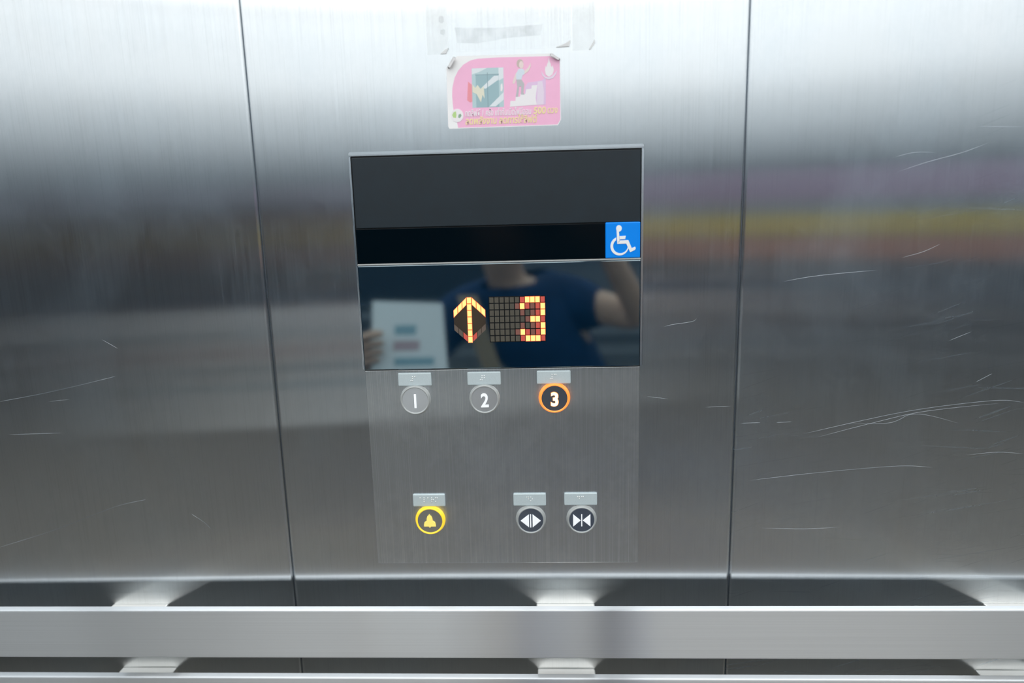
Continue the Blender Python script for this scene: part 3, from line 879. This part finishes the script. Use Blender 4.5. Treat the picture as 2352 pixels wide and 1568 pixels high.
tl = sheet('tape_strip', [(-114.4, 1690), (-92.6, 1690), (-91.4, 1587.5), (-94.2, 1582.0), (-113.6, 1581.5)], 0.0003, TAPE_M, 'strip of clear tape left of the faded notice above the pink sticker', 'tape', 'clear tape strips')
obj('tape_fold', prism_mesh('tape_fold', [(-100.0, 1581.6), (-94.2, 1581.8), (-91.3, 1587.3), (-95.0, 1585.5)], -0.00046, -0.0014), FILM_FOLD, tl)
tr = sheet('tape_strip', [(37.5, 1690), (59.8, 1690), (59.7, 1587.6), (54.6, 1580.9), (37.1, 1580.5)], 0.0003, TAPE_M, 'strip of clear tape right of the faded notice above the pink sticker', 'tape', 'clear tape strips')
obj('tape_fold', prism_mesh('tape_fold', [(53.8, 1580.8), (55.2, 1580.8), (59.9, 1587.4), (59.6, 1590.5)], -0.00046, -0.0014), FILM_FOLD, tr)
nf = sheet('faded_notice', [(-91.5, 1690), (37.0, 1690), (35.0, 1588.0), (33.2, 1584.2), (-86.1, 1583.1), (-91.0, 1586.0)], 0.00025, FILM_M, 'remains of a faded notice under clear film at the top of the wall', 'notice')
obj('film_fold', prism_mesh('film_fold', [(20.0, 1584.1), (33.4, 1584.3), (34.8, 1590.6), (30.5, 1588.0)], -0.00046, -0.0014), FILM_FOLD, nf)
obj('faded_lettering', prism_mesh('faded_lettering', [(-84.3, 1607.0), (-40, 1605.2), (6.6, 1607.0), (3.7, 1596.6), (-30, 1595.0), (-60, 1591.0), (-82.3, 1592.0)], -0.00042, -0.00048), GHOST_M, nf)
for (x0, x1, z0, z1) in ((-100.5, -95.0, 1611.5, 1619.0), (-99.5, -94.0, 1600.0, 1606.0)):
    obj('stain', prism_mesh('stain', circle_pts((x0 + x1) / 2, (z0 + z1) / 2, (x1 - x0) / 2, (z1 - z0) / 2, 14), -0.00046, -0.00052), GHOST_M, tl)

# ------------------------------------------------------------------ poster on the wall opposite (seen as coloured bands in the steel)
ps = obj('wall_poster', box_mesh('wall_poster', (0.48, YB, 0.99), (1.76, YB + 0.004, 1.60), 0.001), plain('poster_slate', (0.085, 0.11, 0.135), 0.6), None,  # slate foot extended down to reflect as a dark band at the right
         category='poster', label='poster on the wall opposite, reflected as purple and yellow bands at the right')
for nm, z0, z1, colr in (('grey_band', 1.376, 1.435, (0.24, 0.29, 0.33)), ('purple_band', 1.437, 1.568, (0.36, 0.27, 0.40)), ('yellow_band', 1.288, 1.374, (0.52, 0.48, 0.10)), ('red_band', 1.180, 1.280, (0.40, 0.22, 0.17))):
    obj(nm, box_mesh(nm, (0.482, YB + 0.004, z0), (1.758, YB + 0.0048, z1)), plain('poster_' + nm, colr, 0.6), ps)
obj('orange_line', box_mesh('orange_line', (0.482, YB + 0.0048, 1.322), (1.758, YB + 0.0052, 1.340)), plain('poster_orange', (0.46, 0.30, 0.12), 0.6), ps)

db = obj('added_dark_board', box_mesh('added_dark_board', (-1.30, YB, 1.02), (-0.12, YB + 0.008, 1.44), 0.002), plain('dark_board', (0.016, 0.026, 0.034), 0.5), None,  # added out of view to darken the reflection at the left
         category='dark board', label='unseen dark board added on the wall opposite to reflect as a dark band at the left')
obj('frame_strip', box_mesh('frame_strip', (-1.30, YB + 0.008, 1.02), (-0.12, YB + 0.010, 1.030)), STEEL_TRIM, db)

# ------------------------------------------------------------------ the person taking the picture (reflected in the display and the rail)
per = empty('person', (0.10, -1.10, 0.0), category='person',
            label='person in a navy shirt and jeans holding up a camera, reflected in the dark display')


def skin_obj(name, verts, edges, radii, mat, parent, root=0, sub=2):
    me = bpy.data.meshes.new(name)
    me.from_pydata(verts, edges, [])
    o = bpy.data.objects.new(name, me)
    COL.objects.link(o)
    md = o.modifiers.new('skin', 'SKIN')
    md.use_smooth_shade = True
    sv = me.skin_vertices[0].data
    for i, r in enumerate(radii):
        sv[i].radius = r if isinstance(r, tuple) else (r, r)
        sv[i].use_root = (i == root)
    sb = o.modifiers.new('sub', 'SUBSURF')
    sb.levels = sub
    sb.render_levels = sub
    dg = bpy.context.evaluated_depsgraph_get()
    dg.update()
    m2 = bpy.data.meshes.new_from_object(o.evaluated_get(dg))
    bpy.data.objects.remove(o, do_unlink=True)
    m2.name = name
    for p in m2.polygons:
        p.use_smooth = True
    m2.materials.clear()
    m2.materials.append(mat)
    o2 = bpy.data.objects.new(name, m2)
    COL.objects.link(o2)
    o2.parent = parent
    o2.matrix_parent_inverse = Matrix.Translation(-parent.location)
    return o2


J = dict(pelvis=(0.10, -1.13, 0.83), spine=(0.06, -1.12, 0.99), chest=(-0.02, -1.08, 1.12), neckb=(-0.085, -1.05, 1.215), neck=(-0.095, -1.03, 1.27),
         jaw=(-0.10, -0.99, 1.315), face=(-0.10, -1.00, 1.38), crown=(-0.10, -1.02, 1.46),
         shL=(-0.215, -1.06, 1.175), elL=(-0.36, -1.02, 0.985), wrL=(-0.412, -0.80, 1.075), paL=(-0.415, -0.745, 1.115),
         shR=(0.075, -1.08, 1.185), elR=(0.255, -0.97, 1.145), wrR=(0.150, -0.865, 1.335), paR=(0.108, -0.832, 1.392),
         hiL=(0.03, -1.13, 0.74), knL=(-0.02, -1.10, 0.44), anL=(-0.035, -1.14, 0.075), toL=(-0.055, -0.97, 0.035),
         hiR=(0.172, -1.13, 0.74), knR=(0.215, -1.10, 0.44), anR=(0.235, -1.14, 0.075), toR=(0.255, -0.97, 0.035))
names = list(J)
verts = [J[n] for n in names]
idx = {n: i for i, n in enumerate(names)}
rad = dict(pelvis=(0.115, 0.09), spine=(0.12, 0.09), chest=(0.14, 0.095), neckb=(0.062, 0.055), neck=(0.050, 0.050), jaw=(0.055, 0.06), face=(0.068, 0.082), crown=(0.055, 0.065),
           shL=0.052, elL=0.038, wrL=0.026, paL=(0.020, 0.034), shR=0.052, elR=0.040, wrR=0.027, paR=(0.020, 0.034),
           hiL=0.075, knL=0.055, anL=0.036, toL=0.03, hiR=0.075, knR=0.055, anR=0.036, toR=0.03)
radii = [rad[n] for n in names]
edges = [(idx[a], idx[b]) for a, b in (('pelvis', 'spine'), ('spine', 'chest'), ('chest', 'neckb'), ('neckb', 'neck'), ('neck', 'jaw'), ('jaw', 'face'), ('face', 'crown'),
                                      ('chest', 'shL'), ('shL', 'elL'), ('elL', 'wrL'), ('wrL', 'paL'), ('chest', 'shR'), ('shR', 'elR'), ('elR', 'wrR'), ('wrR', 'paR'),
                                      ('pelvis', 'hiL'), ('hiL', 'knL'), ('knL', 'anL'), ('anL', 'toL'), ('pelvis', 'hiR'), ('hiR', 'knR'), ('knR', 'anR'), ('anR', 'toR'))]


def finger(root, pts, r0=0.0088):
    prev = idx[root]
    for k, p in enumerate(pts):
        verts.append(p)
        radii.append(r0 * (1 - 0.12 * k))
        edges.append((prev, len(verts) - 1))
        prev = len(verts) - 1


# left hand pinches the sheet of paper: four fingers behind it, thumb in front
for k, (dz, ln) in enumerate(((0.030, 0.92), (0.011, 1.0), (-0.008, 0.95), (-0.026, 0.78))):
    finger('paL', [(-0.405, -0.722, 1.118 + dz), (-0.405 + 0.030 * ln, -0.722, 1.128 + dz), (-0.405 + 0.058 * ln, -0.7235, 1.130 + dz)])
finger('paL', [(-0.398, -0.750, 1.150), (-0.375, -0.7455, 1.160), (-0.352, -0.7445, 1.158)], 0.0095)
# right hand wraps the camera grip
for k, (dz, ln) in enumerate(((0.026, 0.9), (0.008, 1.0), (-0.010, 0.95), (-0.027, 0.8))):
    finger('paR', [(0.094, -0.792, 1.398 + dz), (0.080, -0.768, 1.400 + dz), (0.058, -0.7655, 1.400 + dz)])
finger('paR', [(0.088, -0.846, 1.422), (0.066, -0.8405, 1.436), (0.046, -0.8395, 1.440)], 0.0095)
body = skin_obj('body', verts, edges, radii, SKIN, per, 0, 2)

# face features
face = bmesh.new()
for (dx, dz) in ((-0.030, 0.0), (0.030, 0.0)):
    r = bmesh.ops.create_uvsphere(face, u_segments=12, v_segments=8, radius=0.011)
    for v in r['verts']:
        v.co += Vector((-0.10 + dx, -0.922, 1.385 + dz))
obj('eyes', finish(face, 'eyes'), PRINT_WHITE, body, smooth=True)
face = bmesh.new()
r = bmesh.ops.create_uvsphere(face, u_segments=12, v_segments=8, radius=0.014)
for v in r['verts']:
    v.co = Vector((v.co.x * 0.9 - 0.10, v.co.y - 0.915, v.co.z * 1.7 + 1.352))
obj('nose', finish(face, 'nose'), SKIN, body, smooth=True)
face = bmesh.new()
r = bmesh.ops.create_uvsphere(face, u_segments=14, v_segments=8, radius=0.02)
for v in r['verts']:
    v.co = Vector((v.co.x - 0.10, v.co.y * 0.4 - 0.929, v.co.z * 0.35 + 1.318))
obj('mouth', finish(face, 'mouth'), plain('lips', (0.40, 0.16, 0.14), 0.5), body, smooth=True)
hair = bmesh.new()
r = bmesh.ops.create_uvsphere(hair, u_segments=28, v_segments=18, radius=0.098)
for v in r['verts']:
    v.co = Vector((v.co.x * 0.92 - 0.10, v.co.y * 1.05 - 1.035, v.co.z * 1.08 + 1.41))
bmesh.ops.delete(hair, geom=[v for v in hair.verts if v.co.y > -0.985 and v.co.z < 1.435], context='VERTS')
obj('hair', finish(hair, 'hair'), HAIR, per, smooth=True)

# clothes
shv = [(0.10, -1.13, 0.78), (0.095, -1.13, 0.86), J['spine'], J['chest'], (-0.078, -1.055, 1.195), J['shL'], (-0.325, -1.03, 1.03), J['shR'], (0.185, -1.02, 1.155)]
shirt = skin_obj('shirt', shv, [(0, 1), (1, 2), (2, 3), (3, 4), (3, 5), (5, 6), (3, 7), (7, 8)],
                 [(0.178, 0.142), (0.172, 0.138), (0.158, 0.124), (0.172, 0.122), (0.072, 0.064), 0.076, 0.060, 0.084, 0.066], NAVY, per, 0, 2)
trv = [(0.10, -1.13, 0.93), (0.10, -1.13, 0.83), (0.025, -1.13, 0.72), J['knL'], (-0.034, -1.135, 0.11), (0.178, -1.13, 0.72), J['knR'], (0.234, -1.135, 0.11)]
skin_obj('trousers', trv, [(0, 1), (1, 2), (2, 3), (3, 4), (1, 5), (5, 6), (6, 7)], [(0.135, 0.108), (0.152, 0.122), 0.098, 0.080, 0.070, 0.098, 0.080, 0.070], DENIM, per, 0, 2)
for sd, (ax, tx) in (('L', (-0.035, -0.055)), ('R', (0.235, 0.255))):
    skin_obj('shoe', [(ax, -1.16, 0.05), (ax * 0.5 + tx * 0.5, -1.06, 0.045), (tx, -0.94, 0.035)], [(0, 1), (1, 2)], [(0.046, 0.05), (0.046, 0.045), (0.042, 0.034)], SHOE, per, 0, 2)
bm = bmesh.new()
stp = [(-0.185, -0.945, 1.215), (-0.165, -0.935, 1.15), (-0.145, -0.945, 1.08), (-0.125, -0.955, 1.01), (-0.10, -0.975, 0.93)]
rows = []
for (x, y, z) in stp:
    rows.append([bm.verts.new((x + dx, y + dy, z)) for dx, dy in ((-0.024, 0), (0.024, 0), (0.024, -0.004), (-0.024, -0.004))])
for a, b in zip(rows, rows[1:]):
    for k in range(4):
        bm.faces.new((a[k], a[(k + 1) % 4], b[(k + 1) % 4], b[k]))
bm.faces.new(rows[0])
bm.faces.new(rows[-1])
obj('bag_strap', finish(bm, 'bag_strap'), TAN, per)

# camera in the person's hands, lens front just behind the viewpoint
cm = empty('handheld_camera', (0.0, -0.80, 1.375), category='camera', label='black camera held up in front of the wall by the reflected person')
obj('camera_body', box_mesh('camera_body', (-0.062, -0.828, 1.378), (0.066, -0.790, 1.456), 0.006, 3), CAMBODY, cm)


def lathe_y(name, cx, cz, prof, n=40):
    return lathe_mesh(name, cx / MM, cz / MM, [(r / MM, y / MM) for r, y in prof], n)


obj('lens_barrel', lathe_y('lens_barrel', 0.0, 1.418, [(0.0, -0.792), (0.033, -0.792), (0.033, -0.768), (0.031, -0.7655), (0.024, -0.7655), (0.022, -0.770), (0.0, -0.770)]), CAMBODY, cm, smooth=False)
obj('front_lens', lathe_y('front_lens', 0.0, 1.418, [(0.0215, -0.7699), (0.014, -0.7675), (0.0, -0.7665)]), LENSGLASS, cm, smooth=True)
obj('camera_grip', box_mesh('camera_grip', (0.040, -0.796, 1.382), (0.068, -0.776, 1.450), 0.006, 3), CAMBODY, cm)
obj('shutter_button', lathe_y('shutter_button', 0.052, 1.44, [(0.0, -0.790), (0.006, -0.790), (0.006, -0.786), (0.0, -0.786)], 16), STEEL_TRIM, cm)

# sheet of paper in the left hand
pp = empty('paper_sheet', (-0.30, -0.733, 0.93), category='paper', label='white printed sheet held in the left hand of the reflected person')
bm = bmesh.new()
pts = [(-0.392, 1.222), (-0.228, 1.214), (-0.196, 0.985), (-0.372, 0.985)]
tl_ = math.tan(math.radians(35))
a = [bm.verts.new((x, -0.7580 - (z - 1.13) * tl_, z)) for x, z in pts]
b = [bm.verts.new((x, -0.7570 - (z - 1.13) * tl_, z)) for x, z in pts]
bm.faces.new(a)
bm.faces.new(list(reversed(b)))
for k in range(4):
    bm.faces.new((a[k], b[k], b[(k + 1) % 4], a[(k + 1) % 4]))
sheet_o = obj('sheet', finish(bm, 'sheet'), PAPER, pp)
for x0, x1, z0, z1, mt in ((-0.335, -0.285, 1.150, 1.170, INK_T), (-0.335, -0.275, 1.118, 1.138, INK_R), (-0.33, -0.24, 1.088, 1.104, INK_T), (-0.33, -0.24, 1.055, 1.070, INK_T)):
    pl = box_mesh('printed_line', (x0, -0.7570, z0), (x1, -0.7566, z1))
    for v in pl.vertices:
        v.co.y -= (v.co.z - 1.13) * tl_
    obj('printed_line', pl, mt, pp)

# only the ceiling lamps light the car; the small emissive symbols and rings just glow
for mt in bpy.data.materials:
    if mt.name != 'ceiling_diffuser':
        mt.cycles.emission_sampling = 'NONE'
